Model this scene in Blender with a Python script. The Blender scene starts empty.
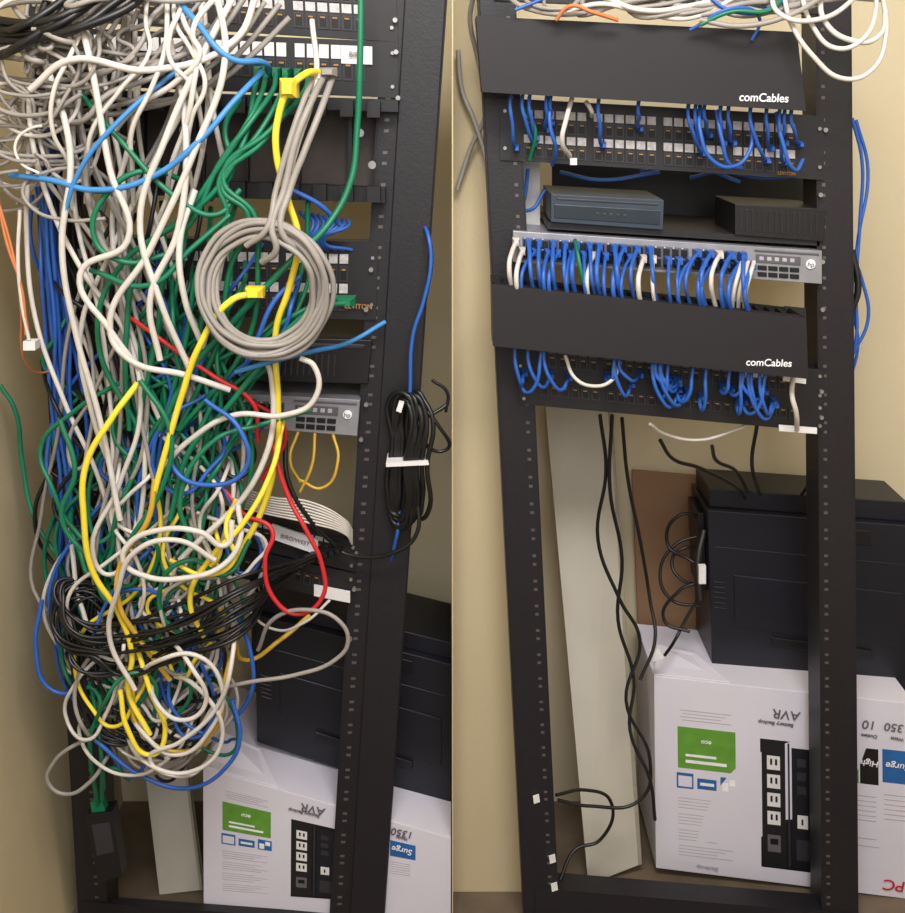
import bpy, math, random
from mathutils import Vector, Matrix
R = random.Random(7)
scn = bpy.context.scene
scn.view_settings.view_transform = 'Standard'
# ---------------- camera -----------------
F=1100.0; TH=math.radians(18.7); D=1.75
H = D*math.tan(TH+math.atan((927-456.5)/F))
C = Vector((0,-D,H))
FW=Vector((0,math.cos(TH),-math.sin(TH))); UP=Vector((0,math.sin(TH),math.cos(TH))); RT=Vector((1,0,0))
def P(u,v,y=0.0):
    d = FW*F + RT*(u-452.5) + UP*(456.5-v)
    return C + d*((y+D)/d.y)
cd=bpy.data.cameras.new('camera'); cam=bpy.data.objects.new('camera',cd); scn.collection.objects.link(cam)
cam.location=C; cam.rotation_euler=(math.pi/2-TH,0,0)
cd.sensor_fit='HORIZONTAL'; cd.sensor_width=36; cd.lens=36*F/905; cd.clip_start=0.01
scn.camera=cam
# ---------------- materials -----------------
def lin(c):
    c/=255
    return c/12.92 if c<=0.04045 else ((c+0.055)/1.055)**2.4
MATS={}
def mat(name,rgb,rough=0.5,metal=0.0,noise=0.12,scale=40,bump=0.0,coat=0):
    if name in MATS: return MATS[name]
    m=bpy.data.materials.new(name); m.use_nodes=True
    nt=m.node_tree; b=nt.nodes['Principled BSDF']
    c=[lin(x) for x in rgb]
    tc=nt.nodes.new('ShaderNodeTexCoord'); n=nt.nodes.new('ShaderNodeTexNoise'); n.inputs['Scale'].default_value=scale; n.inputs['Detail'].default_value=4
    nt.links.new(tc.outputs['Object'],n.inputs['Vector'])
    r=nt.nodes.new('ShaderNodeValToRGB')
    r.color_ramp.elements[0].position=0.3; r.color_ramp.elements[1].position=0.7
    r.color_ramp.elements[0].color=[x*(1-noise) for x in c]+[1]
    r.color_ramp.elements[1].color=[min(1,x*(1+noise)) for x in c]+[1]
    nt.links.new(n.outputs['Fac'],r.inputs['Fac']); nt.links.new(r.outputs['Color'],b.inputs['Base Color'])
    b.inputs['Roughness'].default_value=rough; b.inputs['Metallic'].default_value=metal
    if coat: b.inputs['Coat Weight'].default_value=coat
    if bump:
        bp=nt.nodes.new('ShaderNodeBump'); bp.inputs['Strength'].default_value=bump; bp.inputs['Distance'].default_value=0.002
        n2=nt.nodes.new('ShaderNodeTexNoise'); n2.inputs['Scale'].default_value=220; nt.links.new(tc.outputs['Object'],n2.inputs['Vector'])
        nt.links.new(n2.outputs['Fac'],bp.inputs['Height']); nt.links.new(bp.outputs['Normal'],b.inputs['Normal'])
    MATS[name]=m; return m
M_wallL=mat('wall_bright_light_tone',(222,210,176),0.85,noise=0.03,scale=3,bump=0.2)  # same wall in both bays; brighter, warmer light put into this colour
M_wallR=mat('wall_dim_light_tone',(208,195,164),0.85,noise=0.04,scale=3,bump=0.2)  # right bay's dimmer light carried by a darker wall colour
M_wallS=mat('wall_side_shade_tone',(196,180,144),0.85,noise=0.04,scale=3,bump=0.2)  # darker copy of the wall; side shading put into the colour
M_floor=mat('floor_tile',(104,90,74),0.6,noise=0.2,scale=12)
M_ceil=mat('ceiling_tile',(225,222,212),0.9)
M_rack=mat('rack_black_powdercoat',(25,23,28),0.5,noise=0.15,scale=90,bump=0.15)
M_blk=mat('black_plastic',(18,17,20),0.45)
M_blk2=mat('black_panel',(25,23,27),0.5)
M_cover=mat('cover_black',(24,21,26),0.6,noise=0.1)
M_dark=mat('port_dark',(5,5,7),0.6)
M_rim=mat('port_rim',(46,45,50),0.5)
M_hole=mat('hole_metal',(104,96,92),0.4,0.4)
M_screw=mat('screw_steel',(160,158,155),0.4,0.7)
M_lab=mat('label_white',(222,220,220),0.6,noise=0.05)
M_labd=mat('label_strip',(190,186,186),0.6,noise=0.25,scale=120)
M_silver=mat('switch_silver',(150,150,156),0.4,0.35)
M_port=mat('switch_port_grey',(92,92,98),0.5,0.2)
M_gold=mat('gold_print',(160,116,54),0.5)
M_inkg=mat('ink_grey',(95,92,95),0.7)
M_inkl=mat('ink_light_grey',(172,168,174),0.7)
M_white=mat('print_white',(235,235,238),0.6)
M_boxw=mat('carton_white',(214,210,222),0.65,noise=0.03,scale=6)
M_green=mat('print_green',(94,148,50),0.6)
M_blueP=mat('print_blue',(32,96,162),0.6)
M_red=mat('print_red',(190,30,40),0.6)
M_print=mat('printer_charcoal',(20,21,31),0.42,noise=0.1,scale=20)
M_print2=mat('printer_dark',(16,16,23),0.4)
M_router=mat('router_slate',(44,56,68),0.5)
M_board=mat('melamine_board',(188,182,168),0.6,noise=0.04,scale=8)
M_boarde=mat('board_edge',(152,144,128),0.7)
M_brown=mat('wall_shade_brown',(136,104,76),0.8,noise=0.1,scale=6)  # brown of the wall in shade, set as a colour
K={ 'white':mat('cable_white',(204,198,190),0.5,noise=0.08),
    'grey':mat('cable_grey',(146,140,134),0.5,noise=0.08),
    'green':mat('cable_green',(12,110,76),0.45,noise=0.1),
    'blue':mat('cable_blue',(42,92,176),0.45,noise=0.1),
    'lblue':mat('cable_light_blue',(62,132,196),0.45,noise=0.08),
    'yellow':mat('cable_yellow',(236,212,58),0.45,noise=0.06),
    'mustard':mat('cable_mustard',(204,164,54),0.45,noise=0.06),
    'red':mat('cable_red',(196,36,44),0.45,noise=0.06),
    'black':mat('cable_black',(18,18,20),0.4,noise=0.1),
    'orange':mat('cable_orange',(196,118,70),0.5)}
# ---------------- mesh builder -----------------
class MB:
    def __init__(s): s.v=[];s.f=[];s.mi=[];s.m=[]
    def mid(s,m):
        if m not in s.m: s.m.append(m)
        return s.m.index(m)
    def hexa(s,fr,bk,m):
        n=len(s.v); s.v+= [Vector(p) for p in fr]+[Vector(p) for p in bk]
        k=s.mid(m)
        for f in [(3,2,1,0),(4,5,6,7),(0,1,5,4),(1,2,6,5),(2,3,7,6),(3,0,4,7)]:
            s.f.append([n+i for i in f]); s.mi.append(k)
    def slab(s,fr,dep,m):
        s.hexa(fr,[p+Vector((0,dep,0)) for p in fr],m)
    def cyl(s,c,r,h,m,n=14,axis='y',r2=None):
        k=s.mid(m); b=len(s.v); r2=r if r2 is None else r2
        for j,(o,rr) in enumerate(((0,r),(h,r2))):
            for i in range(n):
                a=2*math.pi*i/n
                if axis=='y': s.v.append(Vector((c[0]+rr*math.cos(a),c[1]+o,c[2]+rr*math.sin(a))))
                else: s.v.append(Vector((c[0]+rr*math.cos(a),c[1]+rr*math.sin(a),c[2]+o)))
        for i in range(n):
            s.f.append([b+i,b+(i+1)%n,b+n+(i+1)%n,b+n+i]); s.mi.append(k)
        s.f.append([b+i for i in range(n)][::-1]); s.mi.append(k)
        s.f.append([b+n+i for i in range(n)]); s.mi.append(k)
    def build(s,name,parent=None,bevel=0,seg=2):
        c=sum(s.v,Vector())/len(s.v)
        me=bpy.data.meshes.new(name); me.from_pydata([v-c for v in s.v],[],s.f)
        for m in s.m: me.materials.append(m)
        for p,k in zip(me.polygons,s.mi): p.material_index=k
        import bmesh
        bm=bmesh.new(); bm.from_mesh(me); bmesh.ops.recalc_face_normals(bm,faces=bm.faces); bm.to_mesh(me); bm.free()
        o=bpy.data.objects.new(name,me); scn.collection.objects.link(o); o.location=c
        if bevel:
            b=o.modifiers.new('bevel','BEVEL'); b.width=bevel; b.segments=seg; b.limit_method='ANGLE'
        if parent: par(o,parent)
        return o
def par(o,p):
    o.parent=p; o.matrix_parent_inverse=Matrix.Translation(-p.location)
def Q(c,y=0.0):
    if isinstance(y,(int,float)): y=[y]*4
    return [P(a,b,yy) for (a,b),yy in zip(c,y)]
def clampz(q,z=0.0):
    return [Vector((p.x,p.y,max(p.z,z))) for p in q]
def bl(q,s,t):
    return (q[0]*(1-s)+q[1]*s)*(1-t)+(q[3]*(1-s)+q[2]*s)*t
def sub(q,s0,t0,s1,t1,dy=0.0):
    o=Vector((0,dy,0)); return [bl(q,s0,t0)+o,bl(q,s1,t0)+o,bl(q,s1,t1)+o,bl(q,s0,t1)+o]
def text(body,c,size,roll,m,parent,name='lettering',align='CENTER',bold=0.0,yaw=0):
    cu=bpy.data.curves.new(name,'FONT'); cu.body=body; cu.size=size; cu.extrude=0.0003; cu.offset=bold
    cu.align_x=align; cu.align_y='CENTER'; cu.materials.append(m)
    o=bpy.data.objects.new(name,cu); scn.collection.objects.link(o)
    o.location=c
    o.rotation_euler=(Matrix.Rotation(yaw,3,'Z')@Matrix.Rotation(-roll,3,'Y')@Matrix.Rotation(math.pi/2,3,'X')).to_euler()
    par(o,parent); return o
# ---------------- cables -----------------
class Cab:
    def __init__(s,name,k,r=0.0042):
        s.c=bpy.data.curves.new(name,'CURVE'); s.c.dimensions='3D'; s.c.bevel_depth=r; s.c.bevel_resolution=2; s.c.resolution_u=8
        s.c.use_fill_caps=True
        s.c.materials.append(K[k]); s.o=bpy.data.objects.new(name,s.c); scn.collection.objects.link(s.o); s.r=r
        s.pl=MB(); s.k=k
    def add(s,pts,rad=1.0,y=None,cyc=False):
        if y is not None: pts=[(p[0],p[1],y+(p[2] if len(p)>2 else 0)) for p in pts]
        w=[P(*p) for p in pts]
        s.addw(w,rad,cyc)
    def addw(s,w,rad=1.0,cyc=False):
        sp=s.c.splines.new('BEZIER'); sp.bezier_points.add(len(w)-1); sp.use_cyclic_u=cyc
        for b,p in zip(sp.bezier_points,w):
            b.co=p; b.handle_left_type=b.handle_right_type='AUTO'; b.radius=rad
    def plug(s,u,v,y,w=9,h=9,dep=0.025,m=None,boot=True):
        q=Q([(u-w/2,v-h/2),(u+w/2,v-h/2),(u+w/2,v+h/2),(u-w/2,v+h/2)],y)
        s.pl.slab(q,dep,m or K[s.k])
        if boot:
            bk=q; fr=[p*0.55+ (sum(q,Vector())/4)*0.45+Vector((0,-0.014,0)) for p in q]
            s.pl.hexa(fr,bk,m or K[s.k])
    def done(s):
        if s.pl.v: s.pl.build(s.o.name+'_plugs',s.o)
# ---------------- room -----------------
YB=0.40
def boxw(name,a,b,m):
    mb=MB(); x0,y0,z0=a; x1,y1,z1=b
    mb.hexa([Vector((x0,y0,z1)),Vector((x1,y0,z1)),Vector((x1,y0,z0)),Vector((x0,y0,z0))],[Vector((x0,y1,z1)),Vector((x1,y1,z1)),Vector((x1,y1,z0)),Vector((x0,y1,z0))],m)
    return mb.build(name)
boxw('wall_back_left_bay',(-.76,YB,0),(0,YB+0.08,2.7),M_wallL)
boxw('wall_back_right_bay',(0,YB,0),(1.4,YB+0.08,2.7),M_wallR)
mb=MB(); xa,xb=.150,.045
mb.hexa([Vector((-.001,.1,2.7)),Vector((xb-.02,.1,2.7)),Vector((xa,.1,0)),Vector((-.001,.1,0))],[Vector((-.001,YB,2.7)),Vector((xb-.02,YB,2.7)),Vector((xa,YB,0)),Vector((-.001,YB,0))],M_wallS); mb.build('wall_partition')
boxw('wall_partition_edge',(-0.001,0.0,0),(0.001,0.10,2.7),M_wallS)
boxw('wall_left',(-.84,-3.0,0),(-.76,YB+0.08,2.7),M_wallS)
boxw('wall_right',(1.4,-3.0,0),(1.48,YB+0.08,2.7),M_wallR)
boxw('floor',(-.84,-3.0,-0.05),(1.48,YB+0.08,0),M_floor)
boxw('ceiling',(-.84,-3.0,2.7),(1.48,YB+0.08,2.75),M_ceil)
# ---------------- racks -----------------
def post(mb,q,dep,nh,side,hs=(0.2,0.42)):
    mb.slab(q,0.004,M_rack)
    for sx in (0.0,1.0):
        a=bl(q,sx,0); b=bl(q,sx,1)
        mb.hexa([Vector((a.x-.0015,.0,a.z)),Vector((a.x+.0015,0,a.z)),Vector((b.x+.0015,0,b.z)),Vector((b.x-.0015,0,b.z))],
                [Vector((a.x-.0015,dep,a.z)),Vector((a.x+.0015,dep,a.z)),Vector((b.x+.0015,dep,b.z)),Vector((b.x-.0015,dep,b.z))],M_rack)
    for i in range(nh):
        t=(i+0.5)/nh
        if i%3==2: continue
        mb.slab(sub(q,hs[0],t-0.0010,hs[1],t+0.0016,-0.0012),0.002,M_hole)
def rack(name,lp,rp,base,hsL,hsR,bd):
    mb=MB()
    ql=clampz(Q(lp,0)); qr=clampz(Q(rp,0))
    post(mb,ql,0.07,110,'L',hsL); post(mb,qr,0.07,110,'R',hsR)
    bq=clampz(Q(base,-0.004)); mb.slab(bq,bd,M_rack)
    return mb.build(name)
rackL=rack('network_rack',[(22,-60),(62,-60),(112,960),(84,960)],[(388,-60),(450,-60),(384,960),(331,960)],[(84,902),(384,924),(384,960),(84,960)],(0.6,0.72),(0.12,0.2),.02)
rackR=rack('network_rack.001',[(476,-60),(512,-60),(558,960),(524,960)],[(816,-60),(850,-60),(853,960),(818,960)],[(535,888),(850,914),(850,960),(535,960)],(0.74,0.84),(0.12,0.22),.05)
mb=MB(); q=Q([(408,-60),(450,-60),(384,955),(350,955)],-0.006); mb.slab(clampz(q),0.006,M_rack); mb.build('post_channel',rackL,bevel=0.002)
mb=MB()
for u,v in [(396,52),(398,98),(395,20),(371,270),(366,310),(366,405),(361,440),(356,555),(354,590),(350,640)]:
    mb.cyl(P(u,v,-0.012),0.0036,0.008,M_screw,10)
mb.build('rack_screws',rackL)
# ---------------- equipment -----------------
def panel(name,c,y=-0.004,dep=0.03,cols=24,rows=2,srange=(0.07,0.93),lab=True,m=M_blk2,group=6,labm=M_labd,labels_t=(0.18,0.6),ph=0.2,portm=M_rim,ears=True,dens=1.0,lh=.13):
    q=Q(c,y); mb=MB(); mb.slab(q,dep,m)
    s0,s1=srange; ng=cols/group; gw=(s1-s0)/ng
    for r in range(rows):
        tl=labels_t[r]
        for g in range(int(ng)):
            for i in range(group):
                a=s0+g*gw+ (i+0.10)*gw*0.92/group; b=s0+g*gw+(i+0.90)*gw*0.92/group
                if lab:
                    if R.random()<dens: mb.slab(sub(q,a,tl,b,tl+lh,-0.0012),0.002,labm)
                    tp=tl+lh+.03
                else: tp=tl
                mb.slab(sub(q,a,tp,b,tp+ph,-0.002),0.003,portm)
                mb.slab(sub(q,a+(b-a)*.15,tp+ph*.12,b-(b-a)*.15,tp+ph*.88,-0.0026),0.003,M_dark)
                mb.slab(sub(q,a+(b-a)*.25,tp+ph*.18,b-(b-a)*.25,tp+ph*.28,-0.003),0.003,M_gold)
    if ears:
        for s in (0.015,0.985):
            for t in (0.2,0.8): mb.cyl(bl(q,s,t)+Vector((0,-0.004,0)),0.0028,0.005,M_screw,8)
    return mb.build(name),q
# ----- LEFT BAY -----
pA,qA=panel('patch_panel',[(25,-50),(395,-28),(398,42),(30,18)],labels_t=(0.1,0.50),ph=.22)
pB,qB=panel('patch_panel.001',[(30,26),(398,42),(398,98),(34,84)],rows=1,cols=24,labels_t=(0.10,),ph=0.35,labm=M_lab,lh=.24)
mb=MB(); mb.slab(sub(qB,0.845,0.1,0.93,0.42,-0.004),0.002,M_lab); mb.build('paper_label',pB)
text('BIPA',bl(qB,0.887,0.26)+Vector((0,-0.008,0)),0.011,-0.05,M_inkg,pB)
mb=MB(); 
mb.slab(Q([(45,88),(398,100),(398,112),(45,100)],-0.03),0.03,M_blk)
mb.slab(Q([(48,176),(385,188),(385,203),(48,190)],-0.03),0.03,M_blk)
mb.slab(Q([(45,88),(398,100),(388,203),(48,192)],0.03),0.004,mat('manager_back',(58,50,46),0.6))
for i in range(12):
    u=70+i*27; v=100+i*0.95
    mb.slab(Q([(u,v-9),(u+13,v-9),(u+13,v+7),(u,v+7)],-0.05),0.02,M_blk)
    mb.slab(Q([(u,v+76),(u+13,v+76),(u+13,v+92),(u,v+92)],-0.05),0.02,M_blk)
for i in range(6):
    u=88+i*52
    mb.slab(Q([(u,104),(u+4,104),(u+4,184),(u,184)],0.01),0.02,M_blk)
for u,v in [(108,100),(183,130),(360,133),(372,165)]: mb.cyl(P(u,v,-0.035),0.006,0.006,M_screw,12)
mb.build('cable_manager')
pC,qC=panel('patch_panel.002',[(52,236),(378,242),(376,320),(56,312)],cols=24,labels_t=(0.16,0.54),ph=0.2,lh=.12)
text('LEVITON',bl(qC,0.945,0.82)+Vector((0,-0.007,0)),0.011,-0.04,M_gold,pC,bold=0.0002)
mb=MB(); q=Q([(60,332),(372,340),(368,384),(64,376)],-0.01); mb.slab(q,0.2,M_blk)
mb.slab(sub(q,0.02,0.1,0.98,0.2,-0.002),0.004,M_rim)
for i in range(40): mb.slab(sub(q,0.1+i*0.02,0.35,0.108+i*0.02,0.85,-0.001),0.003,M_rim)
mb.build('rackmount_modem',bevel=0.002)
def switch(name,c,gs=(0.03,0.76)):
    q=Q(c,-0.014); mb=MB(); mb.slab(q,0.22,M_silver)
    s0,s1=gs
    for g in range(4):
        gw=(s1-s0)/4
        mb.slab(sub(q,s0+g*gw,0.18,s0+(g+.94)*gw,0.9,-0.001),0.002,M_port)
        for i in range(6):
            for r in range(2):
                a=s0+g*gw+(i+.12)*gw*.94/6; b=s0+g*gw+(i+.86)*gw*.94/6
                mb.slab(sub(q,a,0.24+r*.33,b,0.5+r*.33,-0.002),0.002,M_dark)
                mb.slab(sub(q,a+(b-a)*.1,0.19+r*.33,a+(b-a)*.35,0.225+r*.33,-0.002),0.002,M_lab)
    for i in range(4):
        for r in range(2):
            mb.slab(sub(q,0.79+i*.035,0.56+r*.2,0.82+i*.035,0.70+r*.2,-0.002),0.003,M_dark)
    mb.slab(sub(q,0.785,0.22,.93,.48,-0.0015),0.002,M_port)
    for i in range(5): mb.slab(sub(q,0.795+i*.025,0.28,.81+i*.025,.4,-0.002),0.002,M_inkl)
    mb.slab(sub(q,0.78,0.08,0.99,0.14,-0.002),0.002,M_port)
    mb.cyl(bl(q,0.962,0.42)+Vector((0,-0.003,0)),0.0075,0.004,M_white,16)
    o=mb.build(name,bevel=0.0008)
    text('hp',bl(q,0.962,0.42)+Vector((0,-0.004,0)),0.011,-0.08,M_inkg,o)
    return o,q
switch('network_switch',[(60,385),(360,400),(357,436),(62,414)])
pD,qD=panel('patch_panel.003',[(70,478),(358,542),(355,572),(74,508)],cols=24,rows=1,labels_t=(0.1,),ph=0.4)
pE,qE=panel('patch_panel.004',[(72,510),(356,574),(352,604),(76,540)],cols=24,rows=1,labels_t=(0.3,),ph=0.4,lab=False)
mb=MB(); mb.slab(Q([(272,524),(318,540),(318,555),(272,539)],-0.016),0.004,M_lab); mb.slab(Q([(314,585),(350,592),(350,603),(314,596)],-0.012),0.004,M_lab)
mb.build('paper_label',pD)
text('AVBO',P(218,519,-0.02),0.014,-0.2,M_white,pD); text('BIRO/WEST',P(295,540,-0.019),0.010,-0.32,M_inkg,pD)
# ----- carton -----
def carton(name,c,ys,topdepth,art,texts,roll):
    q=clampz(Q(c,ys)); mb=MB()
    mb.hexa(q,[p+Vector((0,topdepth,0)) for p in q],M_boxw)
    a=q[0]
    mb.hexa([a+Vector((0,.002,0.004)),bl(q,.3,0)+Vector((0,.002,.004)),bl(q,.3,0)+Vector((0,.002,.0)),a+Vector((0,.002,0))],
            [a+Vector((0.02,.09,0.022)),bl(q,.2,0)+Vector((0,.09,.012)),bl(q,.2,0)+Vector((0,.09,.01)),a+Vector((0.02,.09,0.02))],M_boxw)
    o=mb.build(name,bevel=0.002)
    mb=MB()
    for i,(s0,t0,s1,t1,m,L) in enumerate(art): mb.slab(sub(q,s0,t0,s1,t1,-0.0006-L*.0005),0.0006+L*.0005-.0001,m)
    mb.build('printed_art',o)
    yaw=math.atan2(q[1].y-q[0].y,q[1].x-q[0].x)
    for (s,t,b,sz,m,fl) in texts:
        text(b,bl(q,s,t)+Vector((0,-0.0028,0)),sz,roll+(math.pi if fl else 0),m,o,bold=0.0002,yaw=yaw)
    return o,q
def art_for():
    A=[]
    def rr(s0,t0,s1,t1,m,L=0): A.append((s0,t0,s1,t1,m,L))
    rr(.09,.235,.315,.445,M_green); rr(.12,.40,.28,.415,M_white,1); rr(.12,.37,.24,.382,M_white,1)
    rr(.085,.47,.15,.55,M_blueP); rr(.091,.485,.144,.54,M_boxw,1)
    rr(.165,.49,.24,.545,M_blueP); rr(.175,.51,.23,.525,M_white,1); rr(.255,.47,.32,.55,M_blueP); rr(.262,.50,.285,.54,M_white,1); rr(.29,.48,.312,.51,M_white,1)
    for i in range(4): rr(.10+.01*(i%2),.15+i*.016,.30-.02*(i%3),.154+i*.016,M_inkl)
    for k in range(4):
        for i in range(4): rr(.09,.60+k*.085+i*.017,.30-.03*((i+k)%3),.604+k*.085+i*.017,M_inkl)
    rr(.41,.25,.62,.92,M_dark); rr(.415,.255,.505,.915,M_blk2,1); rr(.53,.28,.612,.9,M_print,1)
    for i in range(4):
        rr(.435,.33+i*.095,.485,.40+i*.095,M_lab,2); rr(.447,.345+i*.095,.455,.375+i*.095,M_dark,3); rr(.466,.345+i*.095,.474,.375+i*.095,M_dark,3)
    for i in range(3): rr(.55,.33+i*.07,.585,.37+i*.07,M_rim,2)
    rr(.55,.62,.59,.69,M_lab,2); rr(.565,.64,.572,.67,M_dark,3)
    rr(.435,.74,.485,.83,M_inkg,2); rr(.445,.76,.475,.79,M_blk,3); rr(.545,.75,.6,.86,M_rim,2); rr(.515,.26,.522,.9,M_rim,2)
    rr(.755,.24,.785,.42,M_green); rr(.79,.24,.86,.42,M_blk); rr(.875,.235,.995,.40,M_blueP)
    for i in range(6): rr(.76,.48+i*.025,.85,.485+i*.025,M_inkl); rr(.88,.46+i*.025,.97,.465+i*.025,M_inkl)
    for i in range(10): rr(.645,.3+i*.05,.70,.306+i*.05,M_inkl)
    rr(.765,.7,.85,.705,M_inkl); rr(.765,.74,.86,.745,M_inkl)
    return A
tx=[(.47,.165,'Battery Backup',.011,M_inkg,True),(.51,.115,'AVR',.028,M_inkg,True),(.825,.12,'10',.026,M_inkg,True),(.93,.12,'1350',.024,M_inkg,True),
    (.825,.175,'Outlets',.010,M_inkg,True),(.93,.175,'Watts',.010,M_inkg,True),(.2,.3,'eco',.014,M_white,True),(.825,.31,'High',.018,M_white,True),(.93,.31,'Surge',.020,M_white,True),(.935,.93,'APC',.036,M_red,True),(.2,.96,'Back-up',.014,M_inkl,True)]
cR=[(654,676),(915,704),(915,912),(656,868)]
boxR,qR=carton('ups_cardboard_box.001',cR,[.14,.075,.075,.14],0.22,art_for(),tx,-0.06)
cL=[(203,768),(451,838),(451,1060),(205,935)]
boxL,qL=carton('ups_cardboard_box',cL,[.02,.008,.008,.02],0.3,[(s0*.86,t0*.90-.03,min(s1*.86,0.995),t1*.90-.03,m,L) for (s0,t0,s1,t1,m,L) in art_for()],
    [(s*.86,t*.90-.03,b,z*.9,m,f) for (s,t,b,z,m,f) in tx[:-2]],-0.25)
# ----- printers -----
def printer(name,c,ys,dep):
    q=Q(c,ys); mb=MB()
    mb.hexa(sub(q,0,0.10,1,1,0),[p+Vector((0,dep,0)) for p in sub(q,0,0.10,1,1)],M_print)
    mb.hexa(sub(q,0.02,0,1,.10,0.02),[p+Vector((0,dep-.03,0)) for p in sub(q,0.02,0,1,.10,0.02)],M_print)
    mb.hexa(sub(q,0.03,0.30,0.98,.31,-.001),sub(q,0.03,0.30,0.98,.31,.01),M_print2)
    mb.hexa(sub(q,0.12,0.45,0.95,.75,-.003),sub(q,0.12,0.45,0.95,.75,.01),M_print)
    mb.hexa(sub(q,0.3,0.78,0.8,.83,-.006),sub(q,0.3,0.78,0.8,.83,.01),M_print2)
    mb.hexa(sub(q,-0.035,0.15,0,.6,0.03),sub(q,-0.035,0.15,0,.6,.12),M_print2)
    for i in range(6): mb.slab(sub(q,0.02,0.5+i*.03,.08,.51+i*.03,-.002),.004,M_print2)
    mb.slab(sub(q,0.6,0.14,.8,.22,-.002),.004,M_print2)
    return mb.build(name,bevel=0.008,seg=3)
printer('laser_printer.001',[(707,492),(912,506),(912,695),(712,664)],[.20,.17,.17,.20],.15)
printer('laser_printer',[(255,600),(451,648),(451,806),(257,742)],[.12,.12,.12,.12],.2)
# ----- boards -----
def board(name,c,ys,m,th=0.018,edge=True):
    q=clampz(Q(c,ys)); mb=MB(); mb.slab(q,th,m)
    if edge: mb.slab(sub(q,.93,0,1.0,1,-0.001),th*.5,M_boarde)
    return mb.build(name,bevel=0.001)
board('white_shelf_board.001',[(545,405),(612,405),(642,864),(588,890)],[.34,.34,.15,.12],M_board)
board('white_shelf_board',[(120,560),(160,560),(203,890),(160,902)],[.34,.34,.10,.09],M_board)
board('wall_shade_sheet',[(632,470),(730,478),(730,830),(644,830)],[.375,.375,.375,.375],M_brown,.006,False)  # added thin sheet; its brown stands in for shaded back wall
# ----- RIGHT BAY -----
def manager(name,c,yf,tx_uv):
    q=Q(c,yf); mb=MB()
    mb.slab(q,0.004,M_cover)
    mb.slab(sub(q,0,0,1,.04,.004),0.02,M_cover); mb.slab(sub(q,0,.96,1,1,.004),0.02,M_cover)
    bkq=[p+Vector((0,-yf-.004,0)) for p in q]; mb.slab(bkq,0.004,M_blk)
    n=26
    for i in range(n+1):
        s=i/n*.985
        for t in (0.02,.94):
            f=sub(q,s,t,s+.013,t+.04,.004); mb.hexa(f,[p+Vector((0,-yf-.008,0)) for p in f],M_blk)
    f=sub(q,0,0,.008,1,.004); mb.hexa(f,[p+Vector((0,-yf-.008,0)) for p in f],M_blk)
    f=sub(q,.992,0,1,1,.004); mb.hexa(f,[p+Vector((0,-yf-.008,0)) for p in f],M_blk)
    mb.slab(sub(bkq,.98,-.02,1.05,1.0,-.002),.004,M_cover)
    mb.slab(sub(bkq,.0,0,.03,1.0,-.002),.004,M_cover)
    o=mb.build(name)
    text('comCables',P(tx_uv[0],tx_uv[1],yf-.0015),0.0160,-0.03,M_white,o,bold=0.0002)
    return o
manager('cable_manager.001',[(476,16),(797,32),(806,111),(482,92)],-.085,(764,98))
manager('cable_manager.002',[(492,284),(806,318),(808,379),(493,346)],-.085,(769,363))
pR1,qR1=panel('patch_panel.005',[(500,98),(824,116),(824,180),(500,160)],labels_t=(0.16,0.56),ph=0.2,dep=.03,lh=.13)
text('LEVITON',bl(qR1,.88,.93)+Vector((0,-.007,0)),.007,-.06,M_gold,pR1)
mb=MB(); mb.slab(Q([(570,158),(577,158),(577,165),(570,165)],-.008),.003,M_lab); mb.build('paper_label',pR1)
panel('patch_panel.006',[(492,-50),(824,-36),(824,14),(494,0)],rows=1,labels_t=(.3,),ph=.3)
mb=MB(); mb.slab(Q([(548,222),(820,240),(820,246),(548,229)],.0),.25,M_rack); 
mb.slab(Q([(552,150),(822,165),(822,243),(552,225)],.25),.004,M_blk);  # black sheet standing in for the shadow behind the devices
mb.build('rack_shelf_and_shade_back')
mb=MB(); q=Q([(551,194),(664,200),(663,230),(551,222)],-.01); mb.slab(q,.16,M_router)
mb.slab(sub(q,.03,.35,.97,.85,-.001),.002,mat('router_face',(30,40,48),.4))
mb.slab(sub(q,.05,.12,.95,.2,-.001),.002,M_rim)
for i in range(5): mb.slab(sub(q,.4+i*.06,.55,.43+i*.06,.65,-.0015),.002,M_rim)
mb.build('network_router',bevel=.004)
mb=MB(); q=Q([(735,204),(826,209),(824,242),(735,235)],-.005); mb.slab(q,.14,M_blk)
for i in range(14):
    mb.slab(sub(q,.05+i*.065,.15,.08+i*.065,.85,-.001),.002,M_blk2)
mb.build('network_firewall',bevel=.003)
mb=MB(); mb.slab(Q([(514,160),(540,162),(540,226),(518,224)],.09),.002,M_lab); mb.build('paper_sheet')
switch('network_switch.001',[(513,231),(822,251),(822,284),(513,262)])
pR2,qR2=panel('patch_panel.007',[(514,336),(824,370),(824,402),(516,372)],rows=1,labels_t=(.25,),ph=.35,dep=.03,labm=M_inkg)
pR3,qR3=panel('patch_panel.008',[(516,372),(824,402),(824,432),(520,404)],rows=1,labels_t=(.3,),ph=.35,dep=.03,lab=False)
mb=MB(); mb.slab(Q([(783,374),(806,377),(806,384),(783,381)],-.012),.003,M_lab)
for a in (742,752,760): mb.slab(Q([(a,372),(a+7,373),(a+7,378),(a,377)],-.012),.003,M_lab)
mb.slab(Q([(779,425),(817,428),(817,434),(779,431)],-.012),.003,M_lab); mb.build('paper_label',pR2)
mb=MB()
for u,v in [(821,195),(823,262),(823,310),(822,392),(822,418),(826,130)]: mb.cyl(P(u,v,-.01),.0034,.006,M_screw,10)
for u,v in [(533,797),(549,857),(551,885)]: mb.slab(Q([(u,v),(u+6,v-2),(u+7,v+5),(u+1,v+7)],-.006),.004,M_lab)
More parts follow.
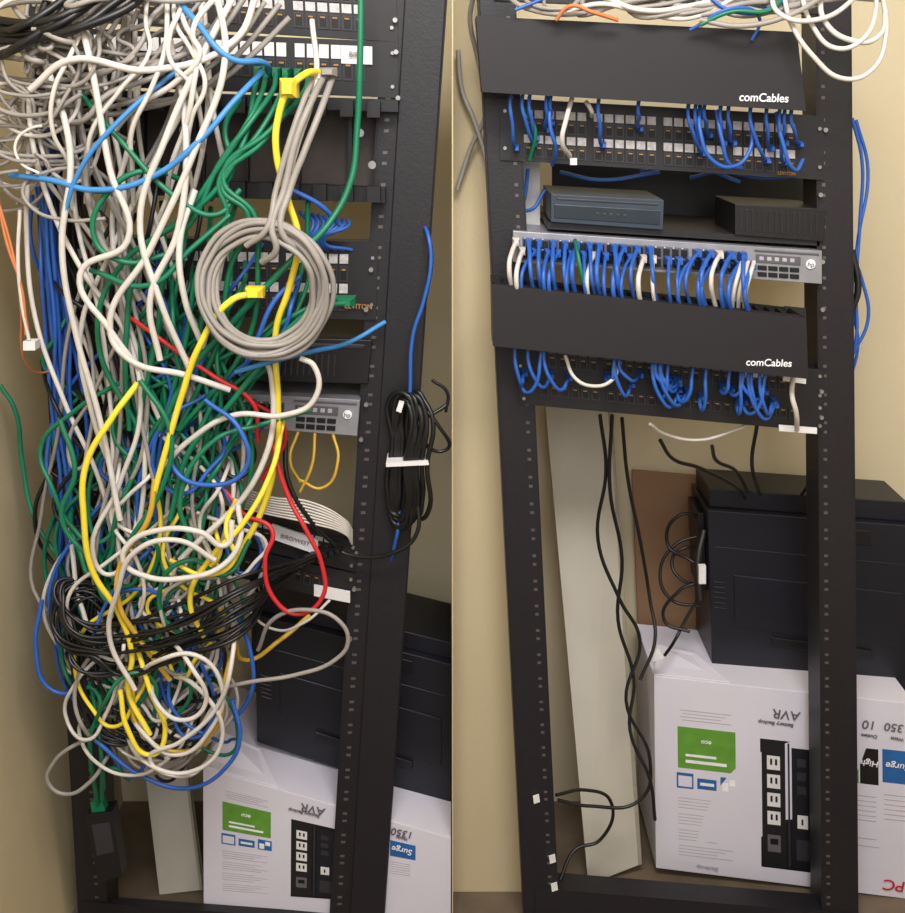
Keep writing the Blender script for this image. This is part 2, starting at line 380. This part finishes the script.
mb.build('rack_screws',rackR)
# ================= CABLES : RIGHT =================
b=Cab('blue_patch_cables.001','blue',.0034); w=Cab('white_patch_cables.001','white',.0034); gy=Cab('grey_patch_cables.001','grey',.0032); k=Cab('black_power_cables.001','black',.0036)
slope=lambda u: (u-513)*0.063
for i in range(40):
    u=517+i*6.0+R.uniform(-2,2)
    if 22<i<30 and i%2==0: continue
    v=238+slope(u)+(9 if i%2 else 0)
    c=w if i in (0,1,13,21,23,34) else b
    dx=R.uniform(-9,8)
    c.plug(u,v+4,-.03,7,8,.012)
    c.add([(u,v+4,-.04),(u+dx*.6-3,v+14,-.065),(u-5+dx,v+R.uniform(26,34),-.085),(u-2+dx,v+50,-.07),(u+dx+4,v+66,-.05)],R.uniform(.8,1.15))
for u in (742,748,754): w.add([(u,262,-.04),(u-3,272,-.06),(u-8,290,-.07),(u-10,312,-.05)])
for u in [512,524,531,548,552,600,640,690,697,706,722,730,752,768,781,786,793]:
    v0=96+ (u-500)*.055; l=R.uniform(16,48); dx=R.uniform(-4,12)
    b.add([(u,v0-10,-.05),(u-2,v0+8,-.06),(u+dx*.3,v0+l*.6,-.055),(u+dx,v0+l,-.035),(u+dx+3,v0+l+4,-.006)],.85)
    b.plug(u+dx+3,v0+l+4,-.012,6,7,.01)
for p in [[(700,105,-.05),(700,130,-.07),(712,160,-.07),(735,166,-.06),(750,150,-.05),(752,125,-.04)],[(716,110,-.05),(722,140,-.06),(730,165,-.05),(742,168,-.04)],
          [(776,112,-.05),(782,140,-.06),(795,170,-.05),(803,160,-.03)],[(550,100,-.05),(550,125,-.06),(556,150,-.05),(552,165,-.02)],[(510,165,.02),(512,200,.03),(530,210,.05),(545,190,.06)],[(528,168,.03),(524,200,.04),(515,222,.04)],[(690,178,.1),(720,172,.08),(760,178,.06),(810,176,.05)],[(640,172,.08),(690,166,.06),(740,182,.05)],[(560,172,.08),(600,180,.06),(660,172,.05)]]: b.add(p,.9)
w.add([(572,98,-.05),(566,120,-.07),(562,140,-.07),(570,156,-.03)],1.1); w.add([(586,102,-.05),(590,108,-.06),(592,116,-.03)],1.0)
for i in range(24):
    u=R.choice([518,524,530,536,545,612,618,624,655,662,668,684,692,706,720,732,742,752,764,776])+R.uniform(-3,3)
    v0=350+(u-515)*.11; l=R.uniform(18,44); wd=R.uniform(5,24)*R.choice((1,1,-1))
    if u+wd>806 or u+wd<516: wd=-wd
    b.add([(u,v0-12,-.05),(u-2,v0+6,-.06),(u+wd*.3,v0+l*.8,-.06),(u+wd*.7,v0+l,-.05),(u+wd,v0+l*.75,-.03),(u+wd+2,v0+l*.65,-.004)],.9)
    b.plug(u+wd+2,v0+l*.65,-.012,6,7,.01)
w.add([(565,355,-.05),(575,378,-.06),(592,386,-.07),(612,380,-.06),(620,362,-.05)],.9)
w.add([(793,378,-.03),(792,395,-.05),(796,412,-.05),(797,430,-.02)],1.2)
w.add([(650,424,0),(665,434,.02),(700,440,.02),(735,430,.02),(750,424,.01)],.8)
for i in range(16):
    u0=520+i*17; gy.add([(u0+R.uniform(-30,30),-15,-.05),(u0+R.uniform(-10,10),R.uniform(2,14),-.09),(u0+60+R.uniform(-30,30),R.uniform(0,12),-.1),(u0+110,R.uniform(-12,4),-.08)],R.uniform(.8,1.2))
for p in [[(783,-10,-.1),(790,20,-.12),(812,55,-.13),(845,79,-.13),(872,70,-.13),(886,35,-.12),(884,5,-.12),(880,-15,-.12)],
          [(800,-10,-.1),(812,25,-.12),(835,48,-.13),(862,40,-.13),(876,10,-.12),(874,-15,-.12)],
          [(770,-10,-.1),(780,14,-.13),(815,20,-.13),(850,2,-.12),(860,-12,-.12)],
          [(560,14,-.1),(600,4,-.11),(640,12,-.1),(690,18,-.1),(740,-5,-.1)]]: w.add(p,1.0)
for p in [[(700,20,-.11),(740,26,-.12),(790,15,-.13),(830,-8,-.12)],
          [(457,190,.08),(470,150,.08),(486,110,.06),(478,60,.04),(470,20,.0),(475,-10,-.04)],
          [(458,50,.08),(462,90,.08),(474,120,.07),(486,160,.06),(492,200,.04)]]: gy.add(p,1.15)
w.add([(820,-10,-.11),(824,20,-.12),(850,40,-.13),(880,35,-.12),(886,10,-.12)],1.1)
w.add([(600,-5,-.1),(640,10,-.11),(690,6,-.1),(740,-8,-.1)],1.1)
for p in [[(700,-10,-.1),(735,12,-.11),(775,6,-.11),(790,-10,-.1)],[(690,30,-.1),(735,8,-.12),(760,20,-.1),(752,40,-.09)],[(515,10,-.1),(540,0,-.1),(560,-10,-.1)]]: b.add(p,.7)
gn=Cab('green_patch_cables.001','green',.003); gn.add([(700,25,-.11),(730,12,-.12),(770,10,-.12),(785,-8,-.1)]); gn.add([(525,108,-.03),(535,130,-.04),(530,160,-.02)]); gn.add([(575,240,-.04),(578,255,-.08),(584,285,-.08),(590,300,-.05)]); gn.done()
og=Cab('orange_cable.001','orange',.0028); og.add([(556,20,-.11),(570,6,-.12),(592,12,-.12),(618,20,-.11)]); og.done()
for p in [[(852,118,.06),(862,160,.06),(860,220,.06),(856,290,.05),(856,340,.04),(848,365,.05)],[(856,120,.07),(868,170,.07),(858,240,.06),(852,300,.05),(858,345,.05),(850,380,.06)],[(850,250,.04),(862,280,.05),(868,320,.05),(852,356,.05)]]: b.add(p,.85)
k.add([(852,250,.04),(858,290,.03),(852,310,.03)],1.6)
for p in [[(600,415,.05),(606,470,.08),(598,540,.1),(620,600,.1),(640,640,.1),(626,700,.08),(650,760,.06),(640,800,.05),(590,806,.04),(558,800,.03)],
          [(612,415,.05),(610,490,.08),(622,560,.1),(618,620,.1),(634,680,.09),(630,730,.07),(650,780,.05),(655,820,.05)],
          [(622,418,.06),(628,480,.1),(640,540,.12),(650,600,.13),(655,640,.1),(640,680,.08)],
          [(660,440,.04),(672,458,.06),(700,468,.1),(740,490,.15),(745,498,.18)],
          [(712,446,.03),(716,460,.06),(735,470,.1),(748,492,.16)],[(757,425,.03),(752,465,.1),(760,495,.16)],[(818,440,.03),(816,470,.08),(802,495,.16)],
          [(705,520,.25),(680,515,.25),(668,545,.25),(690,560,.22),(705,575,.2),(680,590,.2),(664,620,.2),(690,632,.18)],
          [(702,535,.25),(675,545,.25),(660,575,.24),(672,600,.22),(700,606,.2)],[(705,590,.2),(690,612,.2),(675,640,.18),(665,655,.12)],
          [(706,550,.25),(684,548,.24),(672,560,.24),(682,580,.22),(706,584,.22)],
          [(556,795,.02),(585,790,.05),(610,800,.06),(600,840,.06),(575,850,.05),(560,880,.02)]]: k.add(p,.95)
k.add([(700,600,.18),(698,560,.2),(704,530,.22)],2.2)
k.add([(500,240,.03),(498,290,.02),(494,340,.02)],1.2)
mb=MB(); mb.slab(Q([(650,652),(660,650),(664,658),(652,662)],.1),.01,M_lab); mb.slab(Q([(699,566),(706,566),(706,584),(699,584)],.17),.01,M_lab); mb.build('cable_tags',k.o)
for c in (b,w,gy,k): c.done()
# ================= CABLES : LEFT =================
W=Cab('white_patch_cables','white',.0036); G=Cab('grey_patch_cables','grey',.0036); GR=Cab('green_patch_cables','green',.0036); B=Cab('blue_patch_cables','blue',.0035)
LB=Cab('light_blue_patch_cables','lblue',.0038); Y=Cab('yellow_patch_cables','yellow',.0043); MU=Cab('mustard_patch_cables','mustard',.0034); RD=Cab('red_patch_cables','red',.0038); BK=Cab('black_patch_cables','black',.0037); OR=Cab('orange_cable','orange',.003)
def wander(a,b_,n,amp,y0,y1,sag=0):
    out=[]
    ph=R.uniform(0,6.28); fr=R.uniform(.5,1.3)
    for i in range(n+1):
        t=i/n; e=math.sin(math.pi*t)
        u=a[0]*(1-t)+b_[0]*t+ amp*math.sin(ph+fr*6.28*t)*(.3+e)+R.uniform(-1,1)*amp*.3
        v=a[1]*(1-t)+b_[1]*t+ sag*e+R.uniform(-1,1)*amp*.3
        out.append((u,v,y0*(1-e)+y1*e))
    return out
def env(v):
    pts=[(0,0,300),(100,20,290),(200,32,270),(300,50,250),(400,58,262),(480,62,250),(560,64,236),(640,64,235),(720,85,235),(785,120,200)]
    for a,b_ in zip(pts,pts[1:]):
        if v<=b_[0]:
            t=max(0,(v-a[0]))/(b_[0]-a[0]); return a[1]*(1-t)+b_[1]*t, a[2]*(1-t)+b_[2]*t
    return 120,200
def drop(c,u0,v0,f1,vend,y,rad=1,rise=None,start_y=-.01,ns=7,wob=.16):
    pts=[(u0,v0,start_y)]; n=ns; ph=R.uniform(0,6.28); fq=R.uniform(3,6.5)
    for i in range(1,n+1):
        t=i/n; v=v0+(vend-v0)*t; l,r=env(v); tgt=l+(r-l)*(f1+wob*math.sin(ph+fq*t))
        k_=min(1,t*1.5); k_=k_*k_*(3-2*k_)
        u=u0*(1-k_)+tgt*k_+R.uniform(-6,6)
        pts.append((u,v,y+R.uniform(-.012,.012)))
    if rise:
        l,r=env(vend); u,v=pts[-1][0],pts[-1][1]; s=R.choice((-1,1))*R.uniform(18,55)
        s = s if l<u+s*1.5<r else -s
        pts+= [(u+s*.5,v+R.uniform(12,22),y-.01),(u+s,v-8,y),(u+s*1.3,v-rise*.5,y+.02),(u+s*R.uniform(.4,1.6),v-rise,max(y+.06,-.02))]
    c.add(pts,rad)
for i in range(24): drop(BK,R.uniform(40,220),R.uniform(100,380),R.uniform(0,.9),R.uniform(450,720),R.uniform(-.11,-.02),.95,rise=R.uniform(40,120))
for i in range(17): drop(GR,R.uniform(100,310),R.choice([200,250,300])+R.uniform(-8,8),R.uniform(.05,.8),R.uniform(430,730),R.uniform(-.15,-.05),R.uniform(.9,1.1),rise=R.uniform(40,160),wob=.2)
for i in range(16): drop(GR,R.uniform(70,300),R.choice([262,300,310,400]),R.uniform(.05,.85),R.uniform(420,680),R.uniform(-.15,-.05),R.uniform(.9,1.1),rise=R.uniform(40,140),wob=.25)
for i in range(14): drop(B,R.uniform(28,62),R.uniform(60,240),R.uniform(-.02,.10),R.uniform(520,730),R.uniform(-.08,-.02),R.uniform(.8,1.05),rise=R.uniform(30,120),wob=.04)
for i in range(14): drop(B,R.uniform(120,300),R.uniform(240,400),R.uniform(.1,.9),R.uniform(450,760),R.uniform(-.16,-.06),.95,rise=R.uniform(40,160),wob=.25)
for i in range(14): drop(W,R.uniform(10,220),R.uniform(-15,120),R.uniform(.1,.8),R.uniform(420,740),R.uniform(-.17,-.07),R.uniform(.9,1.15),rise=R.uniform(50,200),start_y=-.06,wob=.2)
for i in range(11): drop(G,R.uniform(0,200),R.uniform(-15,60),R.uniform(.02,.7),R.uniform(350,740),R.uniform(-.17,-.06),R.uniform(.8,1.0),rise=R.uniform(50,200),start_y=-.06,wob=.2)
for i in range(12): drop(W,R.uniform(90,280),R.uniform(380,460),R.uniform(.1,.95),R.uniform(560,740),R.uniform(-.16,-.08),.9,rise=90,wob=.3)
for i in range(3): drop(Y,R.uniform(120,270),R.uniform(430,520),R.uniform(.3,.9),R.uniform(640,730),R.uniform(-.17,-.1),.8,rise=70,wob=.3)
for i in range(32):
    a=(R.uniform(-20,90),R.uniform(-20,130)); e=(R.uniform(40,300),R.uniform(-25,40))
    G.add(wander(a,e,5,R.uniform(6,20),-.12,R.uniform(-.2,-.1),R.uniform(5,55)),R.uniform(.7,1.1))
for i in range(34):
    cu=R.uniform(-10,85); cv=R.uniform(40,195); rx=R.uniform(25,65); ry=R.uniform(20,60); a0=R.uniform(0,6.28); yy=R.uniform(-.2,-.12)
    (G if i%5 else W).add([(cu+rx*math.cos(a0+j*.75)*(1+.05*j),cv+ry*math.sin(a0+j*.75),yy+j*.004) for j in range(R.choice([5,6,8]))],R.uniform(.55,.9))
for i in range(7):
    W.add(wander((R.uniform(60,260),-20),(R.uniform(20,200),R.uniform(120,230)),6,16,-.14,-.2,0),R.uniform(.8,1.1))
for i in range(8):
    BK.add(wander((-15,R.uniform(15,60)),(R.uniform(60,170),-20),5,6,-.15,-.2,22),1.5)
for i in range(56):
    cu=R.uniform(100,212); cv=R.uniform(560,735); rx=R.uniform(14,52); ry=R.uniform(18,60); a0=R.uniform(0,6.28); yy=R.uniform(-.21,-.06)
    if cv+ry>778: ry=778-cv
    tl=R.uniform(-.8,.8)
    c=R.choice([W,W,W,G,GR,GR,B,BK,G,W,BK])
    pts=[]; nj=R.choice([6,7,9])
    for j in range(nj):
        x=rx*math.cos(a0+j*.7)*(1+R.uniform(-.12,.12)); z=ry*math.sin(a0+j*.7)*(1+R.uniform(-.1,.1))
        pts.append((cu+x*math.cos(tl)-z*math.sin(tl),min(785,cv+x*math.sin(tl)+z*math.cos(tl)),-.04 if j in (0,nj-1) else yy+j*.006))
    c.add(pts,R.uniform(.75,1.0))
for i in range(15):
    dv=i*4.4+R.uniform(-5,5); u0=338-i*6; yy=-.17-.004*(i%5); j=lambda s=7: R.uniform(-s,s)
    BK.add([(u0,548+i*2.4,-.02),(300-i*3,562+dv*.6+j(3),-.08),(240,585+dv*.8+j(),yy),(180,612+dv*.8+j(),yy-.01),(120,630+dv*.7+j(9),yy),(84+j(16),628+dv*.6+j(9),yy),(62+j(10),598+dv*.6+j(14),yy+.02),(80+j(14),580+dv*.3,yy+.04),(130+j(10),600+dv*.5+j(12),yy+.05),(190,565+dv+j(14),yy+.08)],.85)
    BK.plug(u0,548+i*2.4,-.03,8,7,.012)
for i in range(7):
    BK.add([(75+i*5,560,-.12),(70+i*4,640,-.14),(82+i*4,700+R.uniform(-10,20),-.15),(110+i*8,730+R.uniform(-20,20),-.15),(160+i*5,740+R.uniform(-30,20),-.14),(200+i*3,700,-.1),(190,650,-.06)],.85)
# yellow
Y.plug(288,88,-.19,17,20,.03); 
Y.add([(320,72,-.13),(302,76,-.18),(288,90,-.19),(278,118,-.19),(276,150,-.19),(288,200,-.18),(298,236,-.18),(290,285,-.17),(276,330,-.16),(278,400,-.15),(277,450,-.14),(262,510,-.14),(235,560,-.15)],1.15)
Y.plug(254,293,-.2,18,10,.02)
Y.add([(254,293,-.2),(232,300,-.21),(200,345,-.21),(182,395,-.2),(166,450,-.2),(155,490,-.2)],1.1)
MU.add([(155,480,-.2),(148,520,-.2),(122,560,-.19),(118,600,-.2),(140,640,-.18),(170,680,-.17)],1.3)
Y.add([(138,383,-.18),(112,418,-.2),(86,465,-.21),(84,520,-.21),(93,572,-.2),(118,612,-.19),(132,655,-.18),(128,690,-.18),(150,735,-.19)],1.1)
Y.add([(283,420,-.13),(272,470,-.17),(242,525,-.2),(212,556,-.2),(190,600,-.19),(205,640,-.18)],1.0)
Y.add([(236,500,-.15),(226,530,-.2),(234,560,-.2),(205,575,-.2),(170,560,-.19)],.9)
MU.add([(315,432,-.01),(312,465,-.03),(300,492,-.03)],.8); MU.add([(333,434,-.01),(338,460,-.03),(322,488,-.03),(300,480,-.03)],.8); MU.add([(298,432,-.01),(290,460,-.04),(300,482,-.03)],.8)
MU.add([(238,630,-.15),(225,680,-.18),(215,730,-.18),(180,752,-.18),(140,730,-.18),(132,680,-.17)],1.1); MU.add([(310,615,-.02),(280,640,-.04),(245,660,-.06),(235,640,-.08)],1.2)
Y.add([(120,690,-.19),(128,730,-.2),(150,755,-.2),(165,735,-.2),(150,690,-.19),(135,640,-.17)],1.0)
# red
RD.add([(122,312,-.14),(148,330,-.17),(178,352,-.17),(215,377,-.17),(252,402,-.16),(258,440,-.14)],.9)
RD.add([(270,420,-.12),(274,450,-.14),(290,500,-.15),(306,530,-.16),(322,565,-.16),(322,598,-.16),(298,614,-.16),(275,600,-.16),(265,560,-.16),(272,530,-.15),(244,514,-.14),(225,490,-.12)],1.0)
RD.add([(215,375,-.1),(250,400,-.12),(285,430,-.1),(262,480,-.1)],.8)
# coil
for j in range(10):
    rx=49+j*2.1+R.uniform(-2.5,2.5); ry=52+j*2.0+R.uniform(-2.5,2.5); cu=262+R.uniform(-4,4); cv=289+R.uniform(-4,4); yy=-.2-.006*(j%3)-R.uniform(0,.01)
    G.add([(cu+rx*math.cos(a*math.pi/6)+R.uniform(-1.8,1.8),cv+ry*math.sin(a*math.pi/6)+R.uniform(-1.8,1.8),yy+.01*math.sin(a)) for a in range(12)],1.12,cyc=True)
G.add([(326,72,-.12),(312,100,-.17),(296,140,-.19),(284,190,-.2),(272,228,-.22),(276,250,-.22),(262,262,-.2)],1.35)
G.add([(333,76,-.12),(320,112,-.17),(305,150,-.19),(290,190,-.2),(282,232,-.22),(300,250,-.21)],1.35)
G.add([(318,70,-.12),(304,100,-.17),(290,140,-.19),(276,190,-.2),(266,230,-.22),(246,246,-.21)],1.2)
G.plug(328,72,-.13,18,9,.02,m=K['grey']); W.plug(318,76,-.13,10,9,.02)
W.add([(312,20,-.1),(316,80,-.14),(296,150,-.17),(280,210,-.18),(272,240,-.19)],1.1)
W.add([(300,358,-.18),(314,366,-.18),(314,400,-.18),(285,415,-.18),(235,415,-.18),(190,440,-.17),(160,470,-.17)],1.2)
# white ovals
W.add([(232,520,-.2),(226,545,-.21),(200,532,-.22),(160,530,-.22),(128,545,-.22),(124,562,-.22),(145,576,-.22),(185,578,-.22),(222,566,-.21),(240,540,-.2),(238,505,-.18)],1.25)
W.add([(215,560,-.21),(175,540,-.23),(135,552,-.23),(118,590,-.22),(110,640,-.2),(135,690,-.2)],1.15)
for p in [[(140,690,-.1),(160,660,-.21),(195,655,-.21),(220,680,-.21),(210,730,-.2),(175,755,-.2),(145,735,-.2),(128,700,-.1)],
          [(230,600,-.08),(232,660,-.21),(215,710,-.21),(180,742,-.21),(150,760,-.2),(178,776,-.2),(215,755,-.1)],
          [(150,630,-.08),(190,665,-.22),(205,705,-.22),(180,720,-.22),(155,700,-.21),(165,670,-.1)],
          [(120,720,-.1),(150,765,-.2),(190,772,-.2),(222,740,-.2),(200,690,-.2),(150,680,-.1)]]: W.add(p,1.05)
# grey big loops
G.add([(215,690,-.16),(250,682,-.18),(295,675,-.18),(335,660,-.18),(348,642,-.18),(338,620,-.18),(310,610,-.17),(275,618,-.15),(258,650,-.12)],1.0)
G.add([(105,735,-.14),(75,745,-.15),(52,765,-.15),(48,782,-.15),(64,794,-.15),(90,782,-.15),(108,756,-.14)],1.0)
G.add([(140,300,-.16),(95,225,-.17),(90,140,-.18),(130,80,-.18),(210,40,-.16),(250,-10,-.14)],1.2)
for p in [[(215,-15,-.16),(225,60,-.19),(195,150,-.2),(150,250,-.2),(110,330,-.2),(130,360,-.2),(185,375,-.19),(230,390,-.17)],
          [(70,-15,-.16),(90,60,-.19),(110,170,-.2),(128,240,-.2),(80,275,-.2),(110,330,-.2),(140,370,-.19)],
          [(240,-15,-.15),(200,60,-.19),(165,140,-.2),(140,220,-.2),(160,300,-.2),(190,370,-.18)],
          [(45,60,-.16),(70,150,-.19),(62,250,-.19),(75,330,-.18),(100,420,-.17),(120,520,-.17)],
          [(170,40,-.15),(185,120,-.19),(178,230,-.2),(150,300,-.2),(160,360,-.19)],
          [(195,190,-.18),(180,240,-.2),(185,300,-.2),(200,340,-.18)],
          [(258,-10,-.15),(235,40,-.18),(150,70,-.2),(70,60,-.2),(30,90,-.19)],
          [(180,560,-.18),(260,470,-.16),(272,380,-.15),(262,350,-.15)]]: W.add(p,1.3)
W.add([(20,210,-.16),(18,260,-.16),(22,305,-.16),(29,340,-.16)],.8); W.plug(29,346,-.165,12,9,.02,m=M_lab,boot=False)
OR.add([(-5,180,-.16),(6,240,-.16),(22,290,-.16),(26,335,-.16)],.8); OR.add([(-5,190,-.16),(12,250,-.16),(28,330,-.16)],.7); OR.add([(20,300,-.16),(32,370,-.1),(60,370,-.05)],.6)
# greens
GR.add([(361,-15,-.09),(360,60,-.1),(357,130,-.1),(351,180,-.11),(330,222,-.13),(290,262,-.17),(235,320,-.17),(190,372,-.17),(160,430,-.17)],1.35)
for i,u in enumerate([258,266,276,286,298,308]):
    GR.plug(u,72+i*.6,-.06,9,12,.03)
    e=R.uniform(-16,16)
    GR.add([(u,74,-.07),(u-4,92,-.12),(u-14-i*5,130+e,-.16),(u-40-i*9,176+e,-.17),(u-80+i*5+e,215,-.17),(u-140+i*18,258+e,-.17),(u-160+i*20,340,-.16),(u-130+e,430,-.15)],1.1)
GR.plug(345,302,-.14,20,9,.02); GR.add([(345,303,-.15),(318,308,-.17),(290,328,-.17),(255,372,-.17),(225,410,-.17),(190,450,-.17),(170,520,-.17)],1.2)
GR.add([(335,300,-.13),(300,312,-.16),(262,340,-.15),(230,372,-.15),(200,430,-.16)],1.1)
for p in [[(182,180,-.15),(150,170,-.18),(110,190,-.19),(95,240,-.19),(125,262,-.19),(165,255,-.18)],[(70,80,-.15),(120,140,-.18),(180,200,-.19),(215,215,-.18),(240,190,-.15)],[(90,270,-.18),(150,285,-.2),(190,250,-.19),(230,215,-.17)],
          [(60,420,-.18),(75,470,-.19),(62,520,-.19),(90,560,-.19)],[(250,540,-.15),(225,575,-.18),(190,560,-.2),(160,590,-.19),(175,630,-.18),(215,640,-.17)],
          [(75,690,-.14),(95,690,-.15),(90,740,-.15),(97,800,-.1),(99,812,-.08)],[(90,680,-.14),(100,740,-.15),(102,800,-.1)],[(0,385,.0),(15,410,.0),(22,460,.0),(35,520,-.02),(60,560,-.05)],
          [(130,780,-.12),(112,768,-.13),(103,790,-.1)],[(240,100,-.1),(225,130,-.15),(232,170,-.16),(210,200,-.15)],[(310,410,-.12),(260,425,-.16),(215,440,-.18),(180,500,-.19),(190,540,-.19)],[(140,380,-.19),(170,430,-.2),(165,480,-.2),(130,540,-.19)]]: GR.add(p,1.1)
# blue
LB.add([(168,-10,-.15),(195,20,-.18),(230,58,-.19),(262,62,-.16),(268,72,-.1)],1.1)
LB.add([(262,72,-.14),(235,100,-.18),(200,140,-.2),(150,178,-.2),(95,190,-.2),(50,180,-.19),(10,175,-.17)],1.1)
LB.add([(385,322,-.02),(350,342,-.06),(310,352,-.14),(270,362,-.18),(235,372,-.18)],1.0)
LB.add([(190,60,-.16),(120,120,-.2),(80,170,-.2),(60,230,-.19)],.9)
for p in [[(205,400,-.18),(240,430,-.2),(245,470,-.2),(205,485,-.2),(175,470,-.19),(170,430,-.18)],[(95,740,-.15),(140,775,-.16),(190,788,-.17),(228,765,-.17),(240,735,-.17),(232,700,-.16)],
          [(42,600,-.12),(36,650,-.13),(52,690,-.13),(90,690,-.13)],[(235,610,-.15),(250,650,-.15),(252,690,-.15),(235,720,-.14)],[(300,276,-.15),(275,300,-.17),(255,345,-.17),(240,375,-.16)],[(292,190,-.13),(320,205,-.12),(340,225,-.1)]]: B.add(p,1.05)
for i in range(9): B.add([(300+i*6,212+i,-.004),(308+i*5,226,-.03),(300+i*3,240,-.03),(288+i*8,250,-.006)],.8)
B2=Cab('blue_data_cables','blue',.0036)
B2.add([(424,225,.08),(431,250,.09),(425,300,.09),(412,340,.09),(410,390,.08),(404,440,.06),(402,500,.06),(396,540,.06)],1.0); B2.add([(420,228,.08),(424,262,.09),(418,310,.09),(408,360,.08),(408,420,.07)],1.0)
B2.add([(422,226,.02),(428,235,-.03),(431,260,-.04),(424,300,-.04),(413,335,-.04),(410,392,-.04)],.9)
B2.add([(398,500,-.02),(399,520,-.03),(394,548,-.02),(391,562,0)],.9); B2.done()
PC=Cab('black_power_cord','black',.0046)
for i in range(13):
    u=R.uniform(400,424); wd=R.uniform(6,15)
    PC.add([(u-wd+2,400+R.uniform(-14,30),-.03),(u+2,392+R.uniform(0,12),-.04),(min(u+wd,442),420+R.uniform(-14,14),-.05),(u+wd*.4,465,-.05),(u+wd*.5,505+R.uniform(-8,8),-.04),(u-4,520+R.uniform(-6,8),-.03),(u-wd,490,-.03),(u-wd*.6,440,-.03)],.9,cyc=True)
PC.add([(415,400,-.04),(438,425,-.05),(446,450,-.04),(420,430,-.05),(446,405,-.03)],.7); PC.add([(432,380,-.02),(447,392,-.02),(446,412,-.02)],.6)
PC.add([(418,500,-.04),(416,535,-.05),(395,552,-.05),(350,555,-.03),(330,545,-.02)],.8); PC.add([(398,560,.08),(393,600,.1),(402,628,.12),(398,640,.13)],.8)
PC.add([(285,440,-.03),(288,480,-.05),(310,520,-.05),(335,545,-.03)],.9)
mb=MB(); mb.slab(Q([(386,463),(428,461),(429,465),(386,467)],-.06),.05,M_lab); mb.slab(Q([(399,402),(404,403),(401,413),(396,411)],-.06),.01,M_lab); mb.build('cable_tie',PC.o); PC.done()
for i in range(8): W.add([(238,486+i*3,-.03),(270,497+i*2.5,-.05),(310,502+i*3,-.05),(345,520+i*2,-.03),(352,530+i*2,-.01)],.5)
W.add([(240,600,-.05),(270,628,-.05),(305,622,-.08),(330,600,-.06)],.7)
for c in (W,G,GR,B,LB,Y,MU,RD,BK,OR): c.done()
mb=MB(); q=Q([(86,815),(112,812),(122,876),(98,884)],-.10); mb.slab(q,.035,M_blk); mb.slab(sub(q,.15,.15,.85,.6,-.001),.002,M_rim); 
q2=Q([(90,803),(102,802),(106,814),(92,816)],-.095); mb.slab(q2,.02,K['green']); mb.build('power_adapter',bevel=.004)
# ---------------- lights -----------------
def area(name,loc,tgt,size,pw,col,sy=None):
    l=bpy.data.lights.new(name,'AREA'); l.energy=pw; l.size=size; l.color=col
    if sy: l.shape='RECTANGLE'; l.size_y=sy
    o=bpy.data.objects.new(name,l); scn.collection.objects.link(o); o.location=loc
    o.rotation_euler=(Vector(tgt)-Vector(loc)).to_track_quat('-Z','Y').to_euler()
area('ceiling_light',(0.1,-1.3,2.6),(0,0,.9),1.0,48,(1,.98,.97),.5)
area('front_fill_light',(0.1,-2.6,2.2),(0,0,.7),1.4,24,(1,.98,.99),1.0)  # added frontal fill behind the camera, not a ceiling fitting
wd=bpy.data.worlds.new('world'); scn.world=wd; wd.use_nodes=True
wd.node_tree.nodes['Background'].inputs[0].default_value=(1,.98,1,1); wd.node_tree.nodes['Background'].inputs[1].default_value=.55
